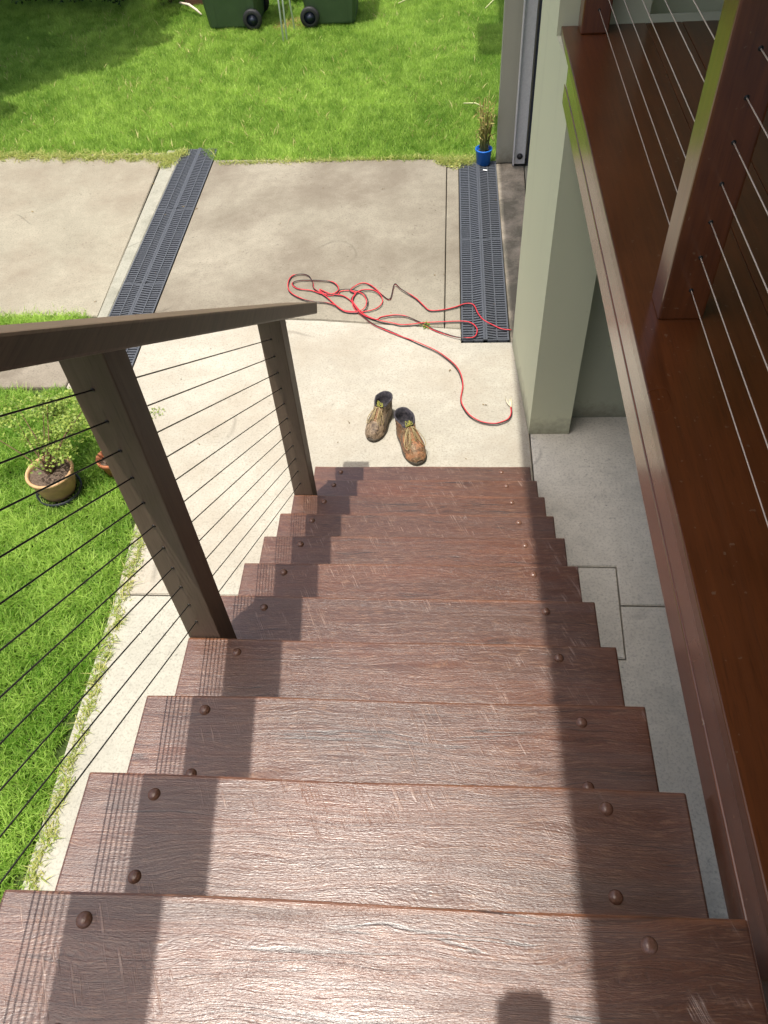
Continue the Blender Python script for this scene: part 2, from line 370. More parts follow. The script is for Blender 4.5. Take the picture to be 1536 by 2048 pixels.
for i in range(11):
    mb = tread_mb(i); o3 = (0, 0, 0)
    me = bpy.data.meshes.new('tread'); me.from_pydata([Vector(v) * S for v in mb.v], [], mb.f); me.materials.append(M_TREAD)
    o = bpy.data.objects.new('tread', me); COL.objects.link(o); o.parent = st
    o.location = W(0, i * RUN, -i * RISE) - st.location
    if bolt_me is None:
        d = MB(); prof = [(.0, .0072), (.004, .0069), (.0072, .0056), (.0095, .0034), (.0108, .0008), (.0112, -.001)]
        d.lathe(prof, n=20)
        bolt_me = bpy.data.meshes.new('coach_bolt'); bolt_me.from_pydata([Vector(v) * S for v in d.v], [], d.f)
        bolt_me.polygons.foreach_set('use_smooth', [True] * len(d.f)); bolt_me.materials.append(M_BOLT)
    for bx in (.127, .869):
        for by in (-.034, -.162):
            k = bpy.data.objects.new('coach_bolt', bolt_me); COL.objects.link(k); k.parent = o
            k.location = Vector((bx + random.uniform(-.004, .004), by + random.uniform(-.003, .003), .0006)) * S
for x0 in (.105, .845):
    b = MB(); poly = []
    for i in range(11):
        z = -i * RISE - .0425
        poly += [(i * RUN - .235, z), (i * RUN - .015, z)]
    poly += [(10 * RUN - .015, ZG), (10 * RUN - .20, ZG), (-.235, -.30)]
    n = len(poly); vs = [(x0, y, z) for y, z in poly] + [(x0 + .045, y, z) for y, z in poly]
    b.add(vs, [tuple(range(n)), tuple(range(2 * n - 1, n - 1, -1))] + [(i, n + i, n + (i + 1) % n, (i + 1) % n) for i in range(n)])
    part(b, 'stringer', M_EDGEW, st)

# ------------------------------------------------------------------ stair railing (left)
rl = thing('stair_railing', 'brown timber stair railing with thin dark steel cables on the left of the steps', 'railing', (.04, 1.2, ZG))
PX0, PX1 = 0.0, .077
yz = lambda k: (k * RUN - RUN + .0045, -k * RISE)
th = math.atan(.6936)
for k in (4, 9, -1):
    y0, z0 = yz(k); h = .98 if k != -1 else .93
    b = MB(); b.bbox(PX0, PX1, y0, y0 + .077, z0, z0 + h + .03, .003)
    # top cut parallel to the rail
    zt = lambda y: .861 - .6936 * y - .002
    b.v = [(x, y, min(z, zt(y)) if z > z0 + .5 else z) for x, y, z in b.v]
    b.v = [(x, y, zt(y) if z > z0 + .5 else z) for x, y, z in b.v]
    part(b, 'post', M_POST, rl)
# rail: bottom line z = .861 - .6936 y, thickness .043 square to the slope
d = Vector((0, math.cos(th), -math.sin(th))); nrm = Vector((0, math.sin(th), math.cos(th)))
ys = -.75; P0 = Vector((0, ys, .861 - .6936 * ys)); ye = 2.232; P1 = Vector((0, ye, .861 - .6936 * ye))
b = MB(); L = (P1 - P0).length
Mr = Matrix((( 1, 0, 0, 0), (0, d.y, nrm.y, P0.y), (0, d.z, nrm.z, P0.z), (0, 0, 0, 1)))
b.bbox(-.012, .115, 0, L, 0, .043, .005, Mr); part(b, 'handrail', M_RAIL, rl)
for j in range(11):
    zc = .312 - .0709 * j; off = zc + .6936 * .674
    b = MB(); b.tube([(.0355, y, off - .6936 * y + (.0 if y in (-.7, 1.84) else 0)) for y in (-.7, .7, 1.83)], .0015, 6); part(b, 'cable', M_DSTEEL, rl)
for k in (4, 9):
    y0, z0 = yz(k)
    for j in range(11):
        z = .312 - .0709 * j + .6936 * .674 - .6936 * y0
        if z < z0 + .02: continue
        b = MB(); Mx = Matrix.Rotation(math.pi / 2, 4, 'X'); b.lathe([(0, .0016), (.0035, .0014), (.0042, 0), (.0042, -.003)], (.0355, y0, z), 10, Mx); part(b, 'cable_fitting', M_FIT, rl)

# ------------------------------------------------------------------ deck on the right
DX, DZ, DY = 1.018, .032, 2.944
dk = thing('timber_deck', 'raised deck of dark glossy red brown boards to the right of the steps', 'deck', (1.8, 1.2, ZG))
x = DX; widths = [.30] + [.127] * 14
for i, w in enumerate(widths):
    b = MB(); b.bbox(x, x + w - (.0016 if i else .0012), -1.6, DY, DZ - .030, DZ, .0028); part(b, 'deck_board', M_DECK, dk); x += w
b = MB(); b.bbox(DX + .004, DX + .040, -1.6, 2.90, DZ - .0995, DZ - .031, .003); part(b, 'fascia_board', M_FASC, dk)
b = MB(); b.bbox(DX + .002, DX + .040, -1.6, 2.90, DZ - .172, DZ - .102, .003); part(b, 'fascia_board', M_FASC, dk)
for y in np.arange(-1.4, 2.6, .42):
    b = MB(); b.box(DX + .042, 3.0, y, y + .042, DZ - .165, DZ - .032); part(b, 'joist', M_EDGEW, dk)
b = MB(); b.bbox(-.3, DX - .004, -1.6, -.272, -.03, .0, .004); part(b, 'landing', M_TREAD, dk)

dr = thing('deck_railing', 'dark red timber deck railing with bright steel cables along the right deck', 'railing', (1.13, 1.2, DZ))
QX0, QX1 = 1.0764, 1.174
for y0 in (1.2115, 2.855, -1.2):
    b = MB(); b.bbox(QX0, QX1, y0, y0 + .088, DZ + .0006, DZ + .93, .005); part(b, 'post', M_DPOST, dr)
b = MB(); b.bbox(QX0 - .02, QX1 + .02, -1.55, 2.944, DZ + .931, DZ + .975, .005); part(b, 'handrail', M_DPOST, dr)
for j in range(11):
    z = .1885 + (j - 1) * .0795
    b = MB(); b.tube([(1.131, -1.3, z), (1.131, 2.93, z)], .0013, 6); part(b, 'cable', M_STEEL, dr)
    Mx = Matrix.Rotation(math.pi / 2, 4, 'X')
    for y0 in (1.2115, 2.855):
        b = MB(); b.lathe([(0, .0022), (.004, .0018), (.005, 0), (.005, -.003)], (1.131, y0, z), 10, Mx); part(b, 'cable_fitting', M_DARK, dr)

# ------------------------------------------------------------------ masonry
hs = thing('house', 'sage green rendered house wall and pier carrying the deck on the right', 'house', (1.8, 3.1, ZG))
b = MB(); b.prism([(1.0276, 2.6), (1.226, 2.6), (1.226, 3.306), (.980, 3.306)], ZG, DZ - .0315); part(b, 'pier', M_WALL, hs)
b = MB(); b.prism([(1.004, 2.9455), (1.327, 2.9455), (1.327, 3.306), (.980, 3.306)], DZ - .0305, 2.18); part(b, 'upper_pier', M_WALL, hs)
b = MB(); b.prism([(1.329, 3.115), (4.2, 3.115), (4.2, 3.30), (1.329, 3.30)], DZ - .0305, 2.18); part(b, 'wall', M_WALL, hs)
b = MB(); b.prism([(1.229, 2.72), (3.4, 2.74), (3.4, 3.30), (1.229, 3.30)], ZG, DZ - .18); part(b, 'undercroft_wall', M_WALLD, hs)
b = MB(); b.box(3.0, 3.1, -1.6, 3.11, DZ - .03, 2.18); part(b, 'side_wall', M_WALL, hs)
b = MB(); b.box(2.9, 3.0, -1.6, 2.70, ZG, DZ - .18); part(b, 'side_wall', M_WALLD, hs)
b = MB(); b.box(.966, 1.40, 5.395, 5.47, ZG, 2.18); b.box(1.182, 3.4, 5.475, 5.5, ZG + .0, 2.18); part(b, 'garage_jamb', M_JAMB, hs)
b = MB(); b.box(1.182, 1.40, 5.335, 5.392, ZG + .004, 2.0); part(b, 'garage_door', M_NAVY, hs)
tk = MB(); tk.bbox(1.078, 1.165, 5.315, 5.335, ZG + .028, 1.9, .003); tk.bbox(1.078, 1.087, 5.29, 5.3145, ZG + .028, 1.9, .002)
tko = part(tk, 'guide_track', M_TRACK, hs)
b = MB(); b.lathe([(0, .022), (.012, .022), (.013, .012), (.020, .010), (.021, 0)], (1.127, 5.3145, ZG + .085), 12, Matrix.Rotation(math.pi / 2, 4, 'X')); subpart(b, 'track_bolt', M_DARK, tko, hs)
b = MB(); b.box(1.08, 1.182, 5.34, 5.394, ZG + .003, ZG + .03); part(b, 'track_gap_block', M_DARK, hs)  # dark block put in for the open gap below the guide track
b = MB(); b.box(.544, 4.2, -3, 5.6, 2.2, 2.24); b.box(.66, 4.2, 5.601, 8.3, 2.2, 2.24); part(b, 'roof', M_ROOF, hs)
b = MB(); b.box(.67, 4.2, -2.9, 8.2, 2.185, 2.198); part(b, 'soffit', M_SOFFIT, hs)
b = MB(); b.box(.45, .659, 6.8, 7.5, 2.15, 2.24); part(b, 'eave_shadow_block', M_ROOF, hs)  # unseen block added at the eave to cast a shadow notch on the lawn

# ------------------------------------------------------------------ drain grates
def grate(label, x0, x1, y0, y1):
    root = thing('drain_grate', label, 'drain', ((x0 + x1) / 2, (y0 + y1) / 2, ZG), 'plastic channel drains across the driveway')
    b = MB(); b.box(x0, x1, y0, y1, ZG - .044, ZG - .034); part(b, 'channel', M_CHAN, root)
    w = (x1 - x0); lane = w / 2; ns = max(2, round((y1 - y0) / .9)); sl = (y1 - y0) / ns
    for li in range(2):
        a = x0 + li * lane; e = a + lane
        inner = e if li == 0 else a; outer = a if li == 0 else e
        for si in range(ns):
            ya = y0 + si * sl + .0012; yb = y0 + (si + 1) * sl - .0012; b = MB()
            zt = ZG + .001; mid = (a + e) / 2; up = .010
            ins = inner + (-.012 if li == 0 else .012)   # side of centre rib
            b.box(min(outer, outer + (.009 if li == 0 else -.009)), max(outer, outer + (.009 if li == 0 else -.009)), ya, yb, ZG - .03, zt + .003)
            b.box(mid - .0035, mid + .0035, ya, yb, ZG - .02, zt + .0035)
            xi0, xi1 = (ins, inner - .0008) if li == 0 else (inner + .0008, ins)
            b.box(xi0, xi1, ya, yb, ZG - .02, zt + up)
            b.box(a + .0009, e - .0009, ya, ya + .009, ZG - .02, zt + .002); b.box(a + .0009, e - .0009, yb - .009, yb, ZG - .02, zt + .002)
            n = int((yb - ya - .02) / .0235)
            for k in range(n):
                yy = ya + .011 + (yb - ya - .022) * (k + .5) / n; hh = .0060
                # outer flat bar
                ox0, ox1 = sorted((outer + (.009 if li == 0 else -.009), mid + (-.0035 if li == 0 else .0035)))
                b.box(ox0, ox1, yy - hh, yy + hh, ZG - .010, zt)
                p, q = mid + (.0035 if li == 0 else -.0035), ins
                vs = [(p, yy - hh, ZG - .010), (q, yy - hh, ZG - .008), (p, yy - hh, zt), (q, yy - hh, zt + up), (p, yy + hh, ZG - .010), (q, yy + hh, ZG - .008), (p, yy + hh, zt), (q, yy + hh, zt + up)]
                fs = [(0, 1, 3, 2), (4, 6, 7, 5), (2, 3, 7, 6), (0, 4, 5, 1)]
                if li == 1: fs = [f[::-1] for f in fs]
                b.add(vs, fs)
            part(b, 'grating', M_GRATE, root)
    return root
grate('left double channel drain of grey plastic gratings running under the handrail', -1.4425, -1.1705, 3.05, 5.74)
grate('right double channel drain of grey plastic gratings beside the green pier', .698, .966, 3.345, 5.42)

# ------------------------------------------------------------------ grass
def in_poly(X, Y, poly):
    c = np.zeros(X.shape, bool); n = len(poly)
    for i in range(n):
        x1, y1 = poly[i]; x2, y2 = poly[(i + 1) % n]
        with np.errstate(divide='ignore', invalid='ignore'):
            t = ((y1 > Y) != (y2 > Y)) & (X < (x2 - x1) * (Y - y1) / (y2 - y1 + 1e-12) + x1)
        c ^= t
    return c
def vnoise(X, Y, s, seed):
    r = np.random.default_rng(seed); g = r.random((64, 64)); x = X * s % 63; y = Y * s % 63
    xi = x.astype(int); yi = y.astype(int); fx = x - xi; fy = y - yi; fx = fx * fx * (3 - 2 * fx); fy = fy * fy * (3 - 2 * fy)
    return (g[xi, yi] * (1 - fx) + g[xi + 1, yi] * fx) * (1 - fy) + (g[xi, yi + 1] * (1 - fx) + g[xi + 1, yi + 1] * fx) * fy
def blades(name, X, Y, Z, h, wdt, lean, tint, m, label=None, segs=2, parent=None, origin=(0, 0, ZG)):
    """X.. in metres; each blade a bent strip"""
    N = len(X); a = rng.random(N) * 2 * np.pi; la = rng.random(N) * 2 * np.pi
    dx, dy = np.cos(a) * wdt / 2, np.sin(a) * wdt / 2; lx, ly = np.cos(la) * lean * h, np.sin(la) * lean * h
    P = []
    if segs == 2:
        P = [(X - dx, Y - dy, Z), (X + dx, Y + dy, Z), (X + lx * .35 + dx * .8, Y + ly * .35 + dy * .8, Z + h * .6), (X + lx * .35 - dx * .8, Y + ly * .35 - dy * .8, Z + h * .6), (X + lx, Y + ly, Z + h)]
        F = [(0, 1, 2, 3)]; k = 5
        V = np.stack([np.stack(p, -1) for p in P], 1).reshape(-1, 3)
        base = (np.arange(N) * 5)[:, None]
        loops = np.concatenate([base + np.array([0, 1, 2, 3]), base + np.array([3, 2, 4])], 1).ravel()
        starts = (np.arange(N)[:, None] * 7 + np.array([0, 4])).ravel(); tot = np.tile([4, 3], N)
    else:
        P = [(X - dx, Y - dy, Z), (X + dx, Y + dy, Z), (X + lx, Y + ly, Z + h)]; k = 3
        V = np.stack([np.stack(p, -1) for p in P], 1).reshape(-1, 3)
        loops = np.arange(N * 3); starts = np.arange(N) * 3; tot = np.full(N, 3)
    V = V - np.array(W(*origin))
    me = bpy.data.meshes.new(name); me.vertices.add(len(V)); me.vertices.foreach_set('co', V.ravel().astype('f'))
    me.loops.add(len(loops)); me.loops.foreach_set('vertex_index', loops.astype('i'))
    me.polygons.add(len(starts)); me.polygons.foreach_set('loop_start', starts.astype('i')); me.polygons.foreach_set('loop_total', tot.astype('i'))
    me.update(calc_edges=True)
    at = me.attributes.new('tint', 'FLOAT', 'POINT'); at.data.foreach_set('value', np.repeat(tint, k).astype('f'))
    me.materials.append(m); o = bpy.data.objects.new(name, me); COL.objects.link(o)
    if parent: o.parent = parent
    else: o.location = W(*origin)
    return o
M_GRASS = leafy('grass_blades', (.10, .235, .018), (.60, .78, .18), .45)
M_WEED = leafy('runner_grass', (.20, .30, .05), (.52, .50, .17), .35)
def lawn(name, poly, n, hm, wm, segs, noiseamp=.03, lean=.8, seed=1, m=None):
    xs = [p[0] for p in poly]; ysv = [p[1] for p in poly]
    X = rng.uniform(min(xs), max(xs), n); Y = rng.uniform(min(ysv), max(ysv), n)
    jx = (vnoise(X + 50, Y + 50, 9, seed) - .5) * noiseamp * 2 + (vnoise(X + 50, Y + 50, 31, seed + 3) - .5) * noiseamp
    jy = (vnoise(X + 50, Y + 50, 9, seed + 1) - .5) * noiseamp * 2 + (vnoise(X + 50, Y + 50, 31, seed + 4) - .5) * noiseamp
    k = in_poly(X + jx, Y + jy, poly); X, Y = X[k], Y[k]; N = len(X)
    v = vnoise(X + 50, Y + 50, 2.1, seed + 7); v2 = vnoise(X + 50, Y + 50, 12, seed + 8)
    h = hm * (.55 + .6 * rng.random(N)) * (.8 + .4 * v2); tint = np.clip(.30 + .35 * (v - .5) + .5 * (v2 - .5) + .55 * (rng.random(N) - .35), 0, 1)
    ang = lean * (.3 + rng.random(N))
    return X, Y, h, ang, tint, N
far = [(-6, 5.80), (-2.9, 5.74), (-1.58, 5.70), (-1.3, 5.74), (-1.165, 5.55), (-.3, 5.50), (.60, 5.47), (.70, 5.42), (.99, 5.44), (1.25, 5.6), (1.25, 9.9), (-6, 9.9)]
X, Y, h, ln, ti, N = lawn('grass', far, 620000, .045, .006, 1, .035)
keep = X > -4.6 + 0 * Y; keep &= (X > -3.2 - (Y - 5.5) * .42); X, Y, h, ln, ti = (q[keep] for q in (X, Y, h, ln, ti)); N = len(X)
tag(blades('grass', X * S, Y * S, np.full(N, .020 - .04), h, np.full(N, .0092), ln, ti, M_GRASS, segs=1), 'far sunny lawn of short green grass beyond the driveway', 'grass', kind='stuff')
near = [(-3.2, -1.2), (-.84, -1.2), (-.835, 1.0), (-.845, 1.93), (-.86, 2.12), (-1.14, 2.58), (-1.48, 2.95), (-2.0, 2.96), (-3.2, 2.96)]
X, Y, h, ln, ti, N = lawn('grass', near, 270000, .050, .007, 2, .045, .9, 11)
keep = (X > -2.35) | (Y > 1.6); X, Y, h, ln, ti = (q[keep] for q in (X, Y, h, ln, ti)); N = len(X)
tag(blades('grass', X * S, Y * S, np.full(N, -.022), h, np.full(N, .0062), ln * 1.25, ti * .85, M_GRASS, segs=2), 'near left lawn of thick green grass beside the concrete path', 'grass', kind='stuff')
# strip between the old slabs, and runners creeping over the slab edges
def scatter(pts, spread, n):
    P = np.array(pts); i = rng.integers(0, len(P), n); return P[i, 0] + rng.normal(0, spread[0], n), P[i, 1] + rng.normal(0, spread[1], n)
X, Y = scatter([(-1.62 - .05 * i, 3.58) for i in range(30)], (.03, .035), 9000)
tag(blades('grass', X * S, Y * S, np.full(len(X), -.02), rng.uniform(.02, .06, len(X)), np.full(len(X), .005), rng.uniform(.3, 1.2, len(X)), np.clip(.4 + .6 * (vnoise(X + 9, Y + 9, 15, 5) - .5) + rng.random(len(X)) * .4, 0, 1), M_GRASS), 'narrow strip of grass growing between the two old concrete slabs', 'grass', kind='stuff')
X1, Y1 = scatter([(-3.2 + .02 * i, 5.74 - .0015 * i + .03 * math.sin(i * .7)) for i in range(82)], (.02, .030), 5200)
X2, Y2 = scatter([(-1.58, 5.62), (-1.54, 5.6), (-1.50, 5.63), (-1.47, 5.66), (-1.44, 5.68), (-1.50, 5.55), (-1.53, 5.5)], (.025, .03), 1500)
X3, Y3 = scatter([(.55 + .012 * i, 5.44 + .02 * math.sin(i)) for i in range(28)], (.015, .03), 2200)
X4, Y4 = scatter([(-1.1 + .03 * i, 5.50) for i in range(56)], (.02, .016), 1600)
X5, Y5 = scatter([(-.80 + .012 * math.sin(i * 2.1), -.2 + .06 * i) for i in range(38)] + [(-.86 - .08 * i, 2.2 + .10 * i) for i in range(8)], (.012, .03), 2400)
X = np.concatenate([X1, X2, X3, X4, X5]); Y = np.concatenate([Y1, Y2, Y3, Y4, Y5]); N = len(X)
tag(blades('runner_grass', X * S, Y * S, np.full(N, .0), rng.uniform(.006, .026, N), np.full(N, .0055), rng.uniform(.8, 3., N), rng.random(N), M_WEED), 'yellowish runners of grass creeping over the slab edges', 'grass', kind='stuff')

# ------------------------------------------------------------------ foliage helper
def leaves(mb_name, centers, n, size, m, parent, root_o, flat=.6, shell=False, asp=.55):
    """centers: list of (x,y,z,rx,ry,rz) in working units; small folded leaves as quads"""
    C = np.array(centers); i = rng.integers(0, len(C), n); C = C[i]
    u = rng.normal(size=(n, 3)); u /= np.linalg.norm(u, axis=1)[:, None]; r = rng.random(n) ** (.33 if not shell else .15)
    P = C[:, :3] + u * r[:, None] * C[:, 3:6]
    P = np.stack([P[:, 0] * S, P[:, 1] * S, (P[:, 2] - ZG) * S], 1) - np.array(W(*root_o))
    a = rng.random(n) * 2 * np.pi; tl = rng.normal(0, flat, n)
    d = np.stack([np.cos(a) * np.cos(tl), np.sin(a) * np.cos(tl), np.sin(tl)], 1)
    s = np.cross(d, rng.normal(size=(n, 3)) * .5 + np.array([0, 0, 1])); s /= np.linalg.norm(s, axis=1)[:, None]
    sz = size * rng.uniform(.6, 1.3, n)[:, None]
    V = np.stack([P, P + d * sz * .5 + s * sz * asp * .5, P + d * sz, P + d * sz * .5 - s * sz * asp * .5], 1).reshape(-1, 3)
    me = bpy.data.meshes.new(mb_name); me.vertices.add(len(V)); me.vertices.foreach_set('co', V.ravel().astype('f'))
    me.loops.add(4 * n); me.loops.foreach_set('vertex_index', np.arange(4 * n, dtype='i'))
    me.polygons.add(n); me.polygons.foreach_set('loop_start', np.arange(n, dtype='i') * 4); me.polygons.foreach_set('loop_total', np.full(n, 4, 'i')); me.update(calc_edges=True)
    at = me.attributes.new('tint', 'FLOAT', 'POINT'); at.data.foreach_set('value', np.repeat(rng.random(n), 4).astype('f'))
    me.materials.append(m); o = bpy.data.objects.new(mb_name, me); COL.objects.link(o)
    if parent: o.parent = parent
    return o
M_SHRUB = leafy('shrub_leaves', (.11, .19, .03), (.38, .47, .10), .38)
M_HEDGE = leafy('hedge_leaves', (.020, .050, .012), (.07, .13, .03), .3)
M_BRIGHT = leafy('bright_shrub_leaves', (.08, .15, .02), (.35, .40, .10), .35)
M_TREEL = leafy('tree_leaves', (.02, .05, .01), (.045, .09, .02), .1)

# ------------------------------------------------------------------ potted shrub on the near lawn
px, py = -1.285, 2.20
pt = thing('potted_shrub', 'tan clay pot with a spreading pale green shrub standing on the near lawn', 'plant', (px, py, ZG))
b = MB(); b.lathe([(.0, .010), (.098, .010), (.106, .032), (.111, .034), (.107, .002), (0, .002)], (px, py, ZG - .004), 36); part(b, 'saucer', M_SAUC, pt)
b = MB(); b.lathe([(0, .013), (.078, .013), (.088, .04), (.100, .09), (.107, .143), (.104, .147)], (px, py, ZG), 40)
pot = part(b, 'pot', M_GLAZE, pt)
b = MB(); b.lathe([(.1065, .138), (.1135, .143), (.1145, .153), (.110, .159), (.102, .157), (.0985, .148), (.097, .12)], (px, py, ZG), 40); subpart(b, 'rim', M_RIMC, pot, pt)
b = MB(); b.lathe([(.0, .141), (.03, .1425), (.06, .139), (.08, .141), (.0975, .138)], (px, py, ZG), 30)
b.v = [(x, y, z + random.uniform(-.003, .003)) for x, y, z in b.v]; part(b, 'potting_mix', M_POTSOIL, pt)
stems = MB(); cl = []
for k in range(16):
    a = random.uniform(0, 6.28); R = random.uniform(.05, .26); hgt = random.uniform(.26, .42)
    ex, ey = px + math.cos(a) * R * 1.1 - .02, py + math.sin(a) * R * .7 + .16
    mid = ((px * .6 + ex * .4) + random.uniform(-.02, .02), (py * .6 + ey * .4), ZG + .14 + (hgt - .14) * .55)
    stems.tube([(px + random.uniform(-.02, .02), py + random.uniform(-.02, .02), ZG + .135), mid, (ex, ey, ZG + hgt)], [.0042, .003, .0015], 5)
    for q in range(3): cl.append((ex + random.uniform(-.07, .07), ey + random.uniform(-.06, .06), ZG + hgt + random.uniform(-.05, .03), .062, .062, .030))
part(stems, 'stem', M_STEM, pt)
leaves('foliage', cl, 2600, .019, M_SHRUB, pt, ORIG[pt.name], .5, asp=.7)
# second pot, mostly behind the railing post
qx, qy = -1.040, 2.335
p2 = thing('terracotta_pot', 'small orange terracotta pot peeking out behind the nearer railing post', 'pot', (qx, qy, ZG))
b = MB(); b.lathe([(0, .004), (.042, .004), (.062, .085), (.068, .086), (.069, .108), (.062, .110), (.056, .09), (.05, .07), (0, .07)], (qx, qy, ZG), 28); part(b, 'pot', M_TERRA, p2)
b = MB(); b.lathe([(0, .083), (.055, .081)], (qx, qy, ZG), 20); part(b, 'soil', M_POTSOIL, p2)

# ------------------------------------------------------------------ blue pot with dried reeds
bx, by = .873, 5.385
bp = thing('blue_pot', 'small blue plastic pot of dried reedy stems at the end of the right drain', 'plant', (bx, by, ZG + .003))
b = MB(); b.lathe([(0, .004), (.048, .004), (.058, .105), (.062, .107), (.062, .116), (.056, .117), (.052, .10), (.046, .085), (0, .085)], (bx, by, ZG), 28); part(b, 'pot', M_BLUE, bp)
b = MB(); b.lathe([(0, .093), (.050, .091)], (bx, by, ZG), 20); part(b, 'soil', M_POTSOIL, bp)
M_REED = leafy('dry_reed', (.24, .20, .05), (.50, .42, .16), .2)
NB = 60; pts_X = bx * S + rng.normal(0, .02, NB); pts_Y = by * S + rng.normal(0, .02, NB)
b = MB()
for k in range(34):
    a = random.uniform(0, 6.28); R = random.uniform(.01, .075); hh = random.uniform(.22, .50)
    p0 = Vector((bx + random.uniform(-.03, .03), by + random.uniform(-.03, .03), ZG + .11)); p3 = Vector((bx + math.cos(a) * R + .01, by + math.sin(a) * R, ZG + hh))
    mm = p0.lerp(p3, .55) + Vector((0, 0, .03)); pts = [p0, mm, p3]
    if k % 4 == 0: pts += [p3 + Vector((random.uniform(-.05, .05), random.uniform(-.03, .03), .0)), p3 + Vector((random.uniform(-.07, .05), random.uniform(-.04, .03), -.06))]
    b.tube(pts, [.0045, .004, .003, .0024, .0015][:len(pts)], 4)
part(b, 'reed_stems', mottled('reed_stalk', (.30, .24, .07), (.22, .26, .06), .7, 30), bp)
leaves('leaf', [(bx, by, ZG + .30, .07, .06, .16)], 130, .045, M_REED, bp, ORIG[bp.name], 1.1, asp=.22)
b = MB(); b.add([(bx - .006, by - .115, ZG + .012), (bx + .024, by - .125, ZG + .012), (bx + .026, by - .113, ZG + .013), (bx - .004, by - .104, ZG + .013), (bx - .006, by - .115, ZG + .0125), (bx + .024, by - .125, ZG + .0125)], [(0, 1, 2, 3)])
o = b.build('plastic_scrap', M_STAKE); tag(o, 'tiny white scrap of litter lying on the right drain', 'litter')

# dry blades and leaf litter, too small to count
X, Y = rng.uniform(-3.6, 1.0, 2500), rng.uniform(5.6, 8.9, 2500); k = vnoise(X + 50, Y + 50, 3.2, 91) * .6 + vnoise(X + 50, Y + 50, 9, 92) * .4 > .55; X, Y = X[k], Y[k]; N = len(X)
tag(blades('dry_grass', X * S, Y * S, np.full(N, -.01), rng.uniform(.03, .065, N), np.full(N, .008), rng.uniform(.5, 1.6, N), rng.random(N), leafy('dry_blades', (.30, .30, .08), (.62, .55, .24), .3)), 'dry yellow blades scattered through the far lawn', 'grass', kind='stuff')
lit = [(rng.uniform(-3.2, 1.0), rng.uniform(1.7, 5.4)) for q in range(130)]
lo_ = leaves('leaf_litter', [(x_, y_, ZG + .004, .004, .004, .0005) for x_, y_ in lit], 130, .013, leafy('litter', (.10, .065, .03), (.30, .22, .09), .1), None, (0, 0, ZG), .15)
lo_.location = W(0, 0, ZG); tag(lo_, 'tiny dry leaves and crumbs scattered over the concrete slabs', 'litter', kind='stuff')
# ------------------------------------------------------------------ weeds on the slabs
def weed(x, y, label, n=60, r=.025, sz=.016, m=None):
    o = leaves('weed', [(x, y, ZG + .008, r, r, .008)], n, sz, m or M_SHRUB, None, (x, y, ZG), .4)
    o.location = W(x, y, ZG); return tag(o, label, 'weed')
weed(.490, 3.485, 'small green weed growing out of the joint under the red and black cable', 60, .028)
weed(-.93, 2.76, 'flat weed on the patio beyond the potted shrub near the cables', 60, .05, .013)
weed(-.80, 1.74, 'sparse weed at the edge of the lawn beside the path joint', 60, .05, .012)
weed(.67, 5.36, 'straggly weed at the far corner of the driveway by the blue pot', 90, .05, .022, M_WEED)

# ------------------------------------------------------------------ twin cable (traced)
SCALE = 490 / 1536.
def unproj(u, v, z):
    d = CAMR.to_3x3() @ Vector(((u - 768) / 1575.7, -(v - 1024) / 1575.7, -1)); t = (z - CAMP[2]) / d.z
    return Vector(CAMP) + d * t
path = [(1448, 898), (1450, 940), (1430, 975), (1385, 995), (1340, 1003), (1260, 990), (1190, 950), (1145, 890), (1133, 840), (1145, 760), (1130, 690), (1100, 640), (1055, 597), (980, 545), (880, 500), (760, 450), (660, 410), (590, 380), (530, 335), (480, 290), (455, 240), (470, 190), (520, 165), (590, 170), (635, 205), (640, 245), (600, 280), (520, 297), (430, 300), (380, 280), (330, 240), (290, 205), (240, 170), (210, 145), (205, 110), (180, 72), (130, 60), (75, 75), (52, 120), (60, 170), (120, 210), (200, 232), (290, 240), (350, 260), (400, 293), (480, 302), (530, 285), (548, 240), (530, 195), (490, 172), (430, 160), (378, 165), (360, 185), (320, 190), (290, 188), (250, 160), (320, 190), (362, 170), (362, 140), (330, 112), (270, 102), (130, 100), (78, 118), (110, 150), (200, 165), (260, 185), (340, 190), (400, 200), (450, 235), (480, 275), (520, 318), (600, 350), (640, 335), (730, 322), (800, 330), (860, 355), (910, 380), (960, 408), (1040, 440), (1120, 462), (1215, 462), (1237, 415), (1205, 375), (1150, 360), (1040, 362), (900, 370), (840, 378), (760, 382), (700, 370), (610, 352), (530, 318), (478, 268), (450, 220), (470, 185), (440, 165), (485, 130), (530, 120), (580, 140), (640, 190), (690, 217), (718, 130), (760, 160), (850, 215), (900, 260), (940, 290), (1020, 287), (1100, 270), (1160, 250), (1210, 255), (1240, 310), (1275, 350), (1330, 380), (1390, 405), (1450, 409)]
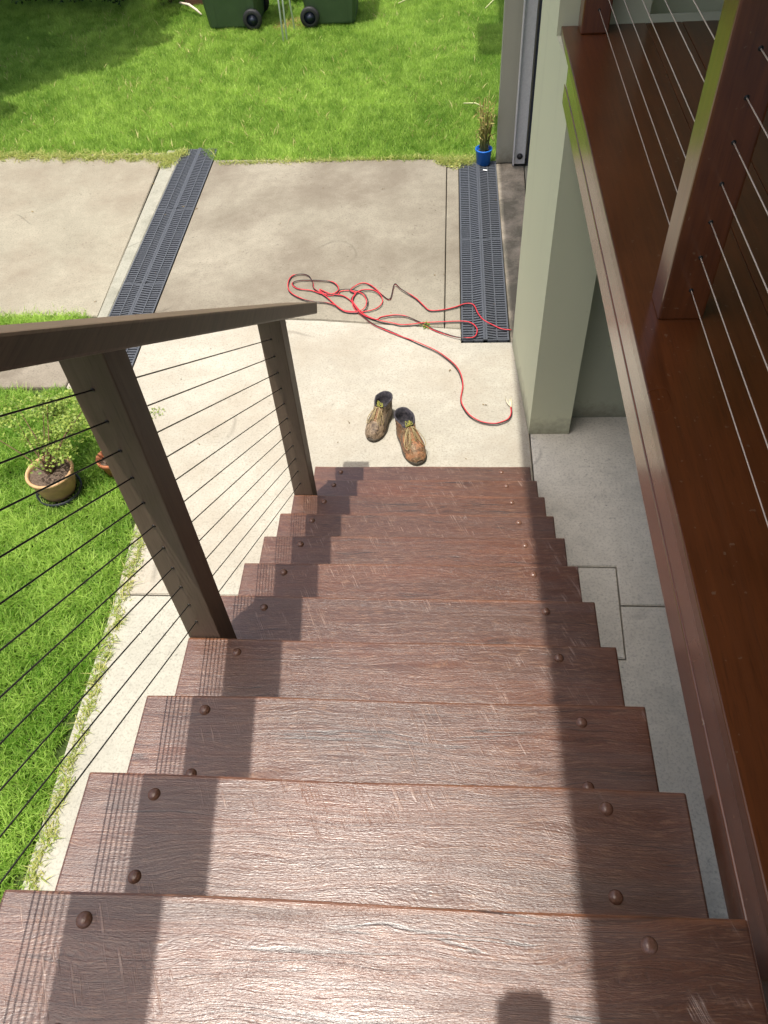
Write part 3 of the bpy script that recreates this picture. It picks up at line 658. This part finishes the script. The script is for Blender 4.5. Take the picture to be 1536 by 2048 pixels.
# drop accidental double-back
P = [unproj(560 + u * SCALE, 530 + v * SCALE, ZG + .006) for u, v in path]
def catmull(P, k=7):
    out = []
    for i in range(len(P) - 1):
        p0, p1, p2, p3 = P[max(i - 1, 0)], P[i], P[i + 1], P[min(i + 2, len(P) - 1)]
        for j in range(k):
            t = j / k; out.append(.5 * ((2 * p1) + (p2 - p0) * t + (2 * p0 - 5 * p1 + 4 * p2 - p3) * t * t + (3 * p1 - p0 - 3 * p2 + p3) * t ** 3))
    return out + [P[-1]]
cc = catmull(P); red = []; blk = []; L = 0
for i, p in enumerate(cc):
    if i: L += (p - cc[i - 1]).length
    tg = (cc[min(i + 1, len(cc) - 1)] - cc[max(i - 1, 0)]); tg.z = 0; tg = tg.normalized() if tg.length > 1e-9 else Vector((1, 0, 0)); side = Vector((-tg.y, tg.x, 0))
    ph = 1.9 * math.sin(L * 3.1) + 1.3 * math.sin(L * 7.3 + 1) + 1.2
    lift = .004 + .007 * (.5 + .5 * math.sin(L * 11)) * (.5 + .5 * math.sin(L * 3.3 + 2))
    q = p + Vector((0, 0, lift)); r = .0025 + .003 * max(0, math.sin(L * 2.2) - .3)
    off = side * math.cos(ph) * r + Vector((0, 0, 1)) * abs(math.sin(ph)) * r * (1 if math.sin(ph) > -.3 else -1)
    q.z = max(q.z, ZG + .0105)
    red.append(q + off); blk.append(q - off)
cb = thing('twin_cable', 'tangled red and black twin cable lying in loops across the concrete', 'cable', (.2, 3.6, ZG))
b = MB(); b.tube(red, .0027, 7); part(b, 'red_core', M_RED, cb)
b = MB(); b.tube(blk, .0026, 7); part(b, 'black_core', M_BLK, cb)
e = P[0] + Vector((0, 0, .006))
b = MB(); b.tube([e, e + Vector((-.002, .03, .004)), e + Vector((-.004, .055, .004))], [.006, .0085, .006], 8); b.tube([e + Vector((.0, .0, 0)), e + Vector((-.018, .035, .002)), e + Vector((-.026, .075, -.002))], [.003, .0035, .003], 6)
b.tube([e + Vector((.0, .005, 0)), e + Vector((.004, .04, .004)), e + Vector((.002, .08, .0))], [.003, .0035, .003], 6); part(b, 'plug', M_WHITE, cb)

# ------------------------------------------------------------------ boots
M_LEATH = mat('worn_brown_leather', rough=.6, spec=.4); t = NT(M_LEATH); c = t.coord()
n1 = t.noise(c, 16, 4, .6, .4); n2 = t.noise(c, 70, 4, .65, .8); n3 = t.noise(t.mapping(c, (35, 120, 35)), 1, 3, .6)
lc = t.mix(t.ramp(n1, [(.38, 0.), (.62, 1.)]), (.36, .15, .065), (.17, .115, .06)); lc = t.mix(t.math('MULTIPLY', t.ramp(n2, [(.52, 0.), (.72, 1.)]), .75), lc, (.48, .33, .20)); n4 = t.noise(c, 45, 3, .6, 1.5); lc = t.mix(t.math('MULTIPLY', t.ramp(n4, [(.54, 0.), (.62, 1.)]), .7), lc, (.07, .04, .025)); lc = t.mix(t.math('MULTIPLY', t.ramp(n3, [(.32, 1.), (.45, 0.)]), .6), lc, (.06, .035, .02))
t.out(color=lc, normal=t.bump(t.math('ADD', n2, n3), .8, .003))
M_LEATH2 = mat('scuffed_grey_leather', rough=.65, spec=.4); t = NT(M_LEATH2); c = t.coord()
n1 = t.noise(c, 22, 4, .6, .6); n2 = t.noise(c, 90, 3, .6)
lc = t.mix(t.ramp(n1, [(.38, 0.), (.60, 1.)]), (.11, .075, .045), (.27, .20, .13)); lc = t.mix(t.math('MULTIPLY', t.ramp(n2, [(.58, 0.), (.70, 1.)]), .6), lc, (.45, .36, .25)); n4 = t.noise(c, 38, 3, .6, 1.5); lc = t.mix(t.math('MULTIPLY', t.ramp(n4, [(.52, 0.), (.60, 1.)]), .75), lc, (.06, .04, .028)); t.out(color=lc, normal=t.bump(n2, .6, .003))
M_SOLE = mottled('boot_sole_rubber', (.05, .042, .032), (.12, .10, .075), .8, 60)
M_LINING = mottled('boot_lining', (.02, .02, .026), (.07, .062, .07), .9, 60)
M_LACE = mottled('tan_lace', (.30, .23, .11), (.42, .34, .18), .8, 150)
M_LACEY = mottled('yellow_lace', (.34, .32, .05), (.24, .25, .06), .8, 150)
def boot(label, toe, heel, right, m_up, m_toe, seed):
    """local frame in metres: x towards the toe, y sideways"""
    rnd = random.Random(seed)
    t0 = Vector((toe[0], toe[1], 0)); h0 = Vector((heel[0], heel[1], 0)); d = (t0 - h0).normalized(); Lw = (t0 - h0).length
    c0 = (t0 + h0) / 2; sc = Lw / .30; sgn = -1 if right else 1
    root = thing('work_boot', label, 'boot', (c0.x, c0.y, ZG), 'pair of worn work boots on the patio')
    sd_ = Vector((-d.y, d.x, 0))
    def T(p): x, y, z = p; return Vector((c0.x, c0.y, ZG)) + d * x * sc + sd_ * y * sc * sgn + Vector((0, 0, z * sc))
    def outline(x0, x1, wf, wh, n=40, bend=.012, sq=2.3):
        r = []
        for k in range(n):
            a = 2 * math.pi * k / n; ca, sa = math.cos(a), math.sin(a)
            ex = abs(ca) ** (2 / sq) * (1 if ca >= 0 else -1); ey = abs(sa) ** (2 / sq) * (1 if sa >= 0 else -1)
            x = (x0 + x1) / 2 + ex * (x1 - x0) / 2; u = (x + .15) / .30
            w = wh + (wf - wh) * max(0, min(1, (u - .25) / .45)); waist = -.006 * math.exp(-((u - .4) / .12) ** 2)
            r.append((x, ey * (w + waist) + bend * math.sin(max(0, u) * math.pi) * .6 - bend * .3, u))
        return r
    # sole
    b = MB(); R = []
    for z, g in ((0, -.002), (.006, 0), (.020, .002), (.026, .0), (.027, -.004)):
        R.append([T((x, y, z + .004 * max(0, u - .8) * 5)) for x, y, u in outline(-.15 - g, .15 + g, .066 + g, .051 + g)])
    b.rings(R); part(b, 'sole', M_SOLE, root)
    # upper
    lev = [(0.026, -0.146, 0.145, 0.062, 0.048), (0.040, -0.149, 0.147, 0.063, 0.049), (0.056, -0.149, 0.142, 0.062, 0.049), (0.072, -0.147, 0.126, 0.058, 0.049), (0.086, -0.144, 0.096, 0.054, 0.049), (0.098, -0.141, 0.066, 0.050, 0.049), (.112, -.138, .042, .045, .046), (.128, -.137, .022, .045, .047), (.144, -.138, .010, .046, .049), (.158, -.141, .002, .049, .052), (.164, -.140, .000, .048, .051)]
    R = []
    for z, x0, x1, wf, wh in lev:
        o_ = outline(x0, x1, wf, wh)
        wr = .0016 if z < .1 else .003
        R.append([T((x + wr * math.sin(z * 260 + u * 9 + seed), y + wr * math.sin(u * 22 + z * 190 + seed) + rnd.uniform(-.0006, .0006), z + (.010 * math.sin(u * 5 + seed) if z > .11 else 0))) for x, y, u in o_])
    b = MB(); b.rings(R, False, False); up = part(b, 'upper', m_up, root)
    for side in (1, -1):
        for ka, kb, j0, j1 in ((7, 9, 1, 6), (8.5, 14, 2, 9), (16, 17, 1, 10)):
            pts = []
            for j in range(j0, j1):
                k = ka + (kb - ka) * (j - j0) / (j1 - j0); k = k * side % 40; k0 = int(k) % 40; f_ = k - int(k)
                pts.append(R[j][k0].lerp(R[j][(k0 + 1) % 40], f_))
            b = MB(); b.tube(pts, .0019 * sc, 5); subpart(b, 'seam', M_SOLE, up, root)
    for side in (1, -1):
        pts = [R[j][(3.2 if side > 0 else 37) .__int__()] for j in (3, 4, 5, 6, 7, 8, 9)]
        b = MB(); b.tube(pts, .0034 * sc, 5); subpart(b, 'eyelet_stay', m_toe, up, root)
    # padded collar + lining
    b = MB(); ring = R[-1]; cen = sum(ring, Vector()) / len(ring)
    b.rings([[p.copy() for p in R[-2]], [p + Vector((0, 0, .007 * sc)) for p in ring], [cen + (p - cen) * .90 + Vector((0, 0, .005 * sc)) for p in ring], [cen + (p - cen) * .84 - Vector((0, 0, .03 * sc)) for p in ring], [cen + (p - cen) * .78 - Vector((0, 0, .10 * sc)) for p in ring]], False, True)
    part(b, 'lining', M_LINING, root)
    # toe cap, a shell 1.5 mm proud
    b = MB(); rows = []
    for i in range(9):
        u = i / 8; x = .148 - .062 * u; row = []
        for k in range(13):
            a = math.pi * k / 12; wv = .0625 * math.sqrt(max(.02, 1 - ((x - .05) / .102) ** 2)); hz = .030 + .040 * math.sqrt(max(0, 1 - ((x - .075) / .076) ** 2)) if x > .075 else .070 + (.075 - x) * .1
            row.append(T((x, -math.cos(a) * (wv + .002), .026 + (hz - .024) * math.sin(a) ** .75)))
        rows.append(row)
    fs = []; vs = [p for r in rows for p in r]
    for i in range(8):
        for k in range(12): q = i * 13 + k; fs.append((q, q + 1, q + 14, q + 13))
    b.add(vs, fs, True); part(b, 'toe_cap', m_toe, root)
    # tongue
    b = MB(); rows = []
    for i in range(7):
        u = i / 6; x = .062 - .072 * u; z = .096 + .066 * u
        rows.append([T((x - .01 * (k / 4 - .5) ** 2 * 4 + .004, (k / 4 - .5) * .046, z + .004 - .010 * (k / 4 - .5) ** 2 * 4)) for k in range(5)])
    vs = [p for r in rows for p in r] + [p - Vector((0, 0, .004)) for r in rows for p in r]; fs = []
    for i in range(6):
        for k in range(4): q = i * 5 + k; fs += [(q, q + 1, q + 6, q + 5), (q + 35, q + 40, q + 41, q + 36)]
    b.add(vs, fs, True); part(b, 'tongue', m_toe if False else M_LEATH, root)
    # laces
    b = MB()
    for i in range(6):
        u = i / 5; x = .064 - .064 * u; z = .094 + .056 * u; w = .029
        b.tube([T((x, -w, z - .006)), T((x - .005, -.01, z + .010)), T((x - .007, .01, z + .011)), T((x - .012, w, z - .002))], .0022 * sc, 5)
        b.tube([T((x - .012, -w, z - .0)), T((x - .008, 0, z + .012)), T((x + .001, w, z - .006))], .0022 * sc, 5)
    for q in range(5):
        s1 = rnd.choice((-1, 1)); r1 = rnd.uniform(.02, .05)
        pts = [T((.0, 0, .160)), T((.02, s1 * r1 * .6, .150)), T((.055 + rnd.uniform(-.02, .02), s1 * (r1 + .01), .105)), T((.085 + rnd.uniform(-.03, .01), s1 * (r1 + .004), .082)), T((.06, s1 * r1 * .5, .118)), T((.015, s1 * .01, .156))]
        b.tube(catmull(pts, 5), .0019 * sc, 5)
    part(b, 'laces', M_LACE, root)
    b = MB()
    for q in range(7):
        a = rnd.uniform(-1, 1)
        pts = [T((-.004, .0, .163)), T((-.01 + .03 * a, .02 * rnd.uniform(-1, 1), .176)), T((.01 * a, .03 * rnd.uniform(-1, 1), .168)), T((.0, 0, .164))]
        b.tube(catmull(pts, 5), .0016 * sc, 5)
    part(b, 'bow', M_LACEY, root)
    return root
boot('worn grey brown work boot farther from the steps, toe towards the steps', (.232, 2.540), (.314, 2.778), True, M_LEATH2, M_LEATH2, 3)
boot('worn orange brown work boot touching the bottom step, laces undone', (.487, 2.380), (.380, 2.632), False, M_LEATH, M_LEATH, 8)

# ------------------------------------------------------------------ wheelie bins
def wheel_bin(label, xf, xr, y0):
    s = 1 if xr > xf else -1        # rear side
    root = thing('wheelie_bin', label, 'bin', ((xf + xr) / 2, y0 + .21, ZG), 'green wheelie bins at the back of the lawn')
    D = abs(xr - xf); b = MB(); R = []
    for z, f, rr, w in ((.015, 0, 0, 0), (.03, -.004, .004, .004), (.30, -.03, .03, .02), (.85, -.07, .09, .045), (.88, -.085, .10, .055), (.92, -.085, .10, .055)):
        xa, xb = xf + s * f, xr + s * rr; ya, yb = y0 - w, y0 + .42 + w; c = .03
        poly = [(xa + s * c, ya), (xb - s * c, ya), (xb, ya + c), (xb, yb - c), (xb - s * c, yb), (xa + s * c, yb), (xa, yb - c), (xa, ya + c)]
        if s < 0: poly = poly[::-1]
        R.append([Vector((x, y, ZG + z)) for x, y in poly])
    b.rings(R, smooth=False); body = part(b, 'body', M_BIN, root)
    for u in (.16, .80):
        xx = xf + s * D * u; r = MB(); vs = [(xx - .008, y0 - .007, ZG + .03), (xx + .008, y0 - .007, ZG + .03), (xx + .008, y0 - .05, ZG + .84), (xx - .008, y0 - .05, ZG + .84), (xx - .008, y0 + .01, ZG + .03), (xx + .008, y0 + .01, ZG + .03), (xx + .008, y0 - .02, ZG + .84), (xx - .008, y0 - .02, ZG + .84)]
        r.add(vs, [(0, 1, 2, 3), (0, 3, 7, 4), (1, 5, 6, 2)]); subpart(r, 'rib', M_BIN, body, root)
    b = MB(); b.box(min(xf - s * .10, xr + s * .13), max(xf - s * .10, xr + s * .13), y0 - .07, y0 + .49, ZG + .925, ZG + .965); part(b, 'lid', M_BIN, root)
    wx = xr - s * .035
    for yy in (y0 - .045, y0 + .425):
        Mw = Matrix.Rotation(math.pi / 2, 4, 'X'); b = MB()
        b.lathe([(.055, -.018), (.085, -.022), (.092, -.012), (.092, .012), (.085, .022), (.055, .018)], (wx, yy, ZG + .092), 28, Mw); w_ = part(b, 'wheel', M_TYRE, root)
        b = MB(); b.lathe([(0, -.022), (.02, -.022), (.024, -.010), (.056, -.006), (.056, .006), (.024, .010), (.02, .022), (0, .022)], (wx, yy, ZG + .092), 24, Mw); subpart(b, 'hub', M_NAVY, w_, root)
    b = MB(); b.tube([(wx, y0 - .03, ZG + .092), (wx, y0 + .43, ZG + .092)], .010, 8); part(b, 'axle', M_DARK, root)
    b = MB(); b.tube([(xr + s * .13, y0 + .02, ZG + .93), (xr + s * .17, y0 + .02, ZG + .95), (xr + s * .17, y0 + .4, ZG + .95), (xr + s * .13, y0 + .4, ZG + .93)], .013, 8); part(b, 'handle', M_BIN, root)
wheel_bin('left dark green wheelie bin, its wheel facing the white stakes', -1.715, -1.235, 8.20)
wheel_bin('right dark green wheelie bin, its wheel facing the white stakes', -.285, -.745, 8.20)
b = MB(); b.lathe([(0, .018), (.10, .015), (.20, .006), (.27, -.03)], (-.93, 8.33, ZG - .02), 20)
b.v = [(x, y, z + random.uniform(-.005, .01)) for x, y, z in b.v]; tag(b.build('bare_earth', mottled('red_earth', (.30, .17, .09), (.22, .13, .07), .95, 30, .2, .8)), 'patch of bare reddish earth between the two green bins', 'soil', kind='structure')
for (xa, ya, xb, yb, hh), lb in zip(((-.935, 7.83, -.945, 7.90, .9), (-.905, 7.85, -.90, 7.92, .9), (-.865, 8.12, -.93, 8.14, .9)), ('left of three thin white stakes standing in the lawn between the bins', 'middle of three thin white stakes standing in the lawn between the bins', 'rightmost thin white stake, leaning, in the bare earth between the bins')):
    b = MB(); b.tube([(xa, ya, ZG - .02), ((xa + xb) / 2 + .003, (ya + yb) / 2, ZG + hh / 2), (xb, yb, ZG + hh)], .0085, 6); tag(b.build('garden_stake', M_STAKE), lb, 'stake', 'white stakes between the bins')

# ------------------------------------------------------------------ planting at the back
def shrub(x, y, r, hgt, n, size, m, label, group='shrubs along the back of the lawn'):
    root = thing('shrub', label, 'shrub', (x, y, ZG), group)
    b = MB(); cl = []
    for k in range(6):
        a = random.uniform(0, 6.28); ex, ey = x + math.cos(a) * r * .6, y + math.sin(a) * r * .6
        b.tube([(x, y, ZG - .02), ((x + ex) / 2, (y + ey) / 2, ZG + hgt * .45), (ex, ey, ZG + hgt * .85)], [.014, .009, .004], 5)
        cl.append((ex, ey, ZG + hgt * random.uniform(.35, .8), r * .55, r * .5, hgt * .35))
    cl += [(x, y, ZG + hgt * .6, r * .7, r * .7, hgt * .45), (x, y - r * .3, ZG + hgt * .28, r * .85, r * .5, hgt * .28)]
    part(b, 'stem', M_BARK, root); leaves('foliage', cl, n, size, m, root, ORIG[root.name], .7)
for x, y, r, h_, lb in ((-4.55, 9.25, .42, .8, 'dark leafy shrub in the far left corner in deep shade'), (-3.95, 9.28, .40, .7, 'dark shrub second from the far left corner of the lawn'), (-3.35, 9.22, .38, .75, 'dark shrub in the middle of the shaded back row'), (-2.85, 9.15, .34, .7, 'dark shrub just left of the bright leafy shrub')):
    shrub(x, y, r, h_, 2600, .05, M_HEDGE, lb)
shrub(-2.30, 9.02, .22, .42, 1000, .05, M_BRIGHT, 'bright yellow green leafy shrub beside the brown planter')
for x, lb in ((-.95, 'low bush behind the bare earth and white stakes'), (.0, 'low green bush right of the right bin'), (.55, 'low green bush at the top edge near the strappy white leaf'), (1.05, 'low green bush at the back beside the garage wall')):
    shrub(x, 9.15, .30, .40, 1500, .05, M_HEDGE, lb)
b = MB(); b.bbox(-2.12, -1.80, 8.90, 9.22, ZG, ZG + .34, .01); b.v = [(x if z < ZG + .1 else -1.96 + (x + 1.96) * 1.12, y, z) for x, y, z in b.v]
pl = thing('planter', 'brown planter box behind the left green bin', 'planter', (-1.96, 9.06, ZG)); part(b, 'box', mottled('brown_clay', (.17, .075, .05), (.13, .06, .04), .8, 20), pl)
b = MB(); b.box(-2.135, -1.785, 8.89, 9.23, ZG + .341, ZG + .36); part(b, 'rim', M_TERRA, pl)
b = MB(); b.tube([(-2.13, 8.78, ZG + .07), (-2.02, 8.70, ZG + .075), (-1.93, 8.62, ZG + .05), (-1.87, 8.56, ZG + .025)], [.010, .013, .012, .007], 7); tag(b.build('bleached_stick', mat('bleached_stick', (.72, .62, .48), .7)), 'pale bleached curved stick on the grass left of the left bin', 'stick')
# strappy pale leaf + stray stalks at the back right
b = MB()
b.tube([(.17, 8.80, ZG + .005), (.175, 8.82, ZG + .10), (.17, 8.85, ZG + .22)], [.006, .016, .006], 6); tag(b.build('pale_leaf', mat('pale_leaf', (.62, .68, .62), .5)), 'upright pale leaf at the top edge of the lawn right of the bins', 'leaf')
for pts, lb in (([(.12, 8.56, ZG + .05), (.20, 8.60, ZG + .07), (.30, 8.68, ZG + .05)], 'dry pale stalk lying on the grass below the upright pale leaf'), ([(.97, 8.36, ZG + .04), (1.05, 8.45, ZG + .08), (1.08, 8.5, ZG + .07)], 'dry pale stalk on the far lawn beside the garage wall'), ([(.74, 6.28, ZG + .05), (.83, 6.23, ZG + .07), (.90, 6.22, ZG + .04)], 'dry pale stalk on the lawn beyond the blue pot')):
    b = MB(); b.tube(pts, .006, 5); tag(b.build('dry_stalk', mat('dry_stalk', (.50, .52, .25), .7)), lb, 'stalk')

# tree whose crown shades the back left of the lawn (crown stands above the frame)
tr = thing('tree', 'leafy tree left of the frame shading the far left lawn', 'tree', (-4.75, 7.4, ZG))
b = MB(); b.tube([(-4.75, 7.4, ZG - .03), (-4.70, 7.42, ZG + .9), (-4.6, 7.45, ZG + 1.8)], [.11, .085, .06], 10)
for k in range(7):
    a = k * .9; b.tube([(-4.68, 7.42, ZG + 1.2 + .08 * k), (-4.6 + math.cos(a) * .6, 7.45 + math.sin(a) * .6, ZG + 2.1), (-4.45 + math.cos(a) * 1.3, 7.5 + math.sin(a) * 1.1, ZG + 2.7)], [.04, .028, .012], 6)
part(b, 'trunk', M_BARK, tr)
cl = [(-4.9, 7.6, .7, 1.4, 1.3, .8), (-5.3, 8.8, .6, 1.6, 1.0, .8), (-5.6, 6.6, .6, 1.2, 1.2, .8), (-3.95, 8.25, .7, 1.3, .9, .6), (-3.1, 8.45, .9, .62, .5, .3), (-2.72, 7.62, .95, .33, .12, .12), (-3.9, 7.0, .9, .75, .60, .3), (-3.25, 7.35, .9, .62, .45, .25), (-2.95, 8.0, .85, .45, .35, .2), (-3.95, 6.15, .85, .55, .22, .2), (-4.2, 5.85, .8, .62, .28, .2)]
CR = leaves('crown', cl, 42000, .11, M_TREEL, tr, ORIG[tr.name], .5, asp=.8)

# ------------------------------------------------------------------ the phone taking the picture (its shadow falls on the top tread)
Mc = Matrix.Translation(Vector(CAMP)) @ CAMR
b = MB(); bm = bmesh.new(); bmesh.ops.create_cube(bm, size=1)
for v in bm.verts: v.co = Vector((-.0265 + v.co.x * .067, -.058 + v.co.y * .140, .0075 + v.co.z * .008))
bmesh.ops.bevel(bm, geom=[e for e in bm.edges if abs((e.verts[0].co - e.verts[1].co).z) > .005], offset=.010, segments=5, affect='EDGES')
bm.verts.index_update(); b.add([Mc @ v.co for v in bm.verts], [[v.index for v in f.verts] for f in bm.faces]); bm.free()
tag(b.build('phone', M_DARK), 'phone held over the top step, casting the small rounded shadow', 'phone')
for o in bpy.data.objects:
    if '_o' in o: del o['_o']
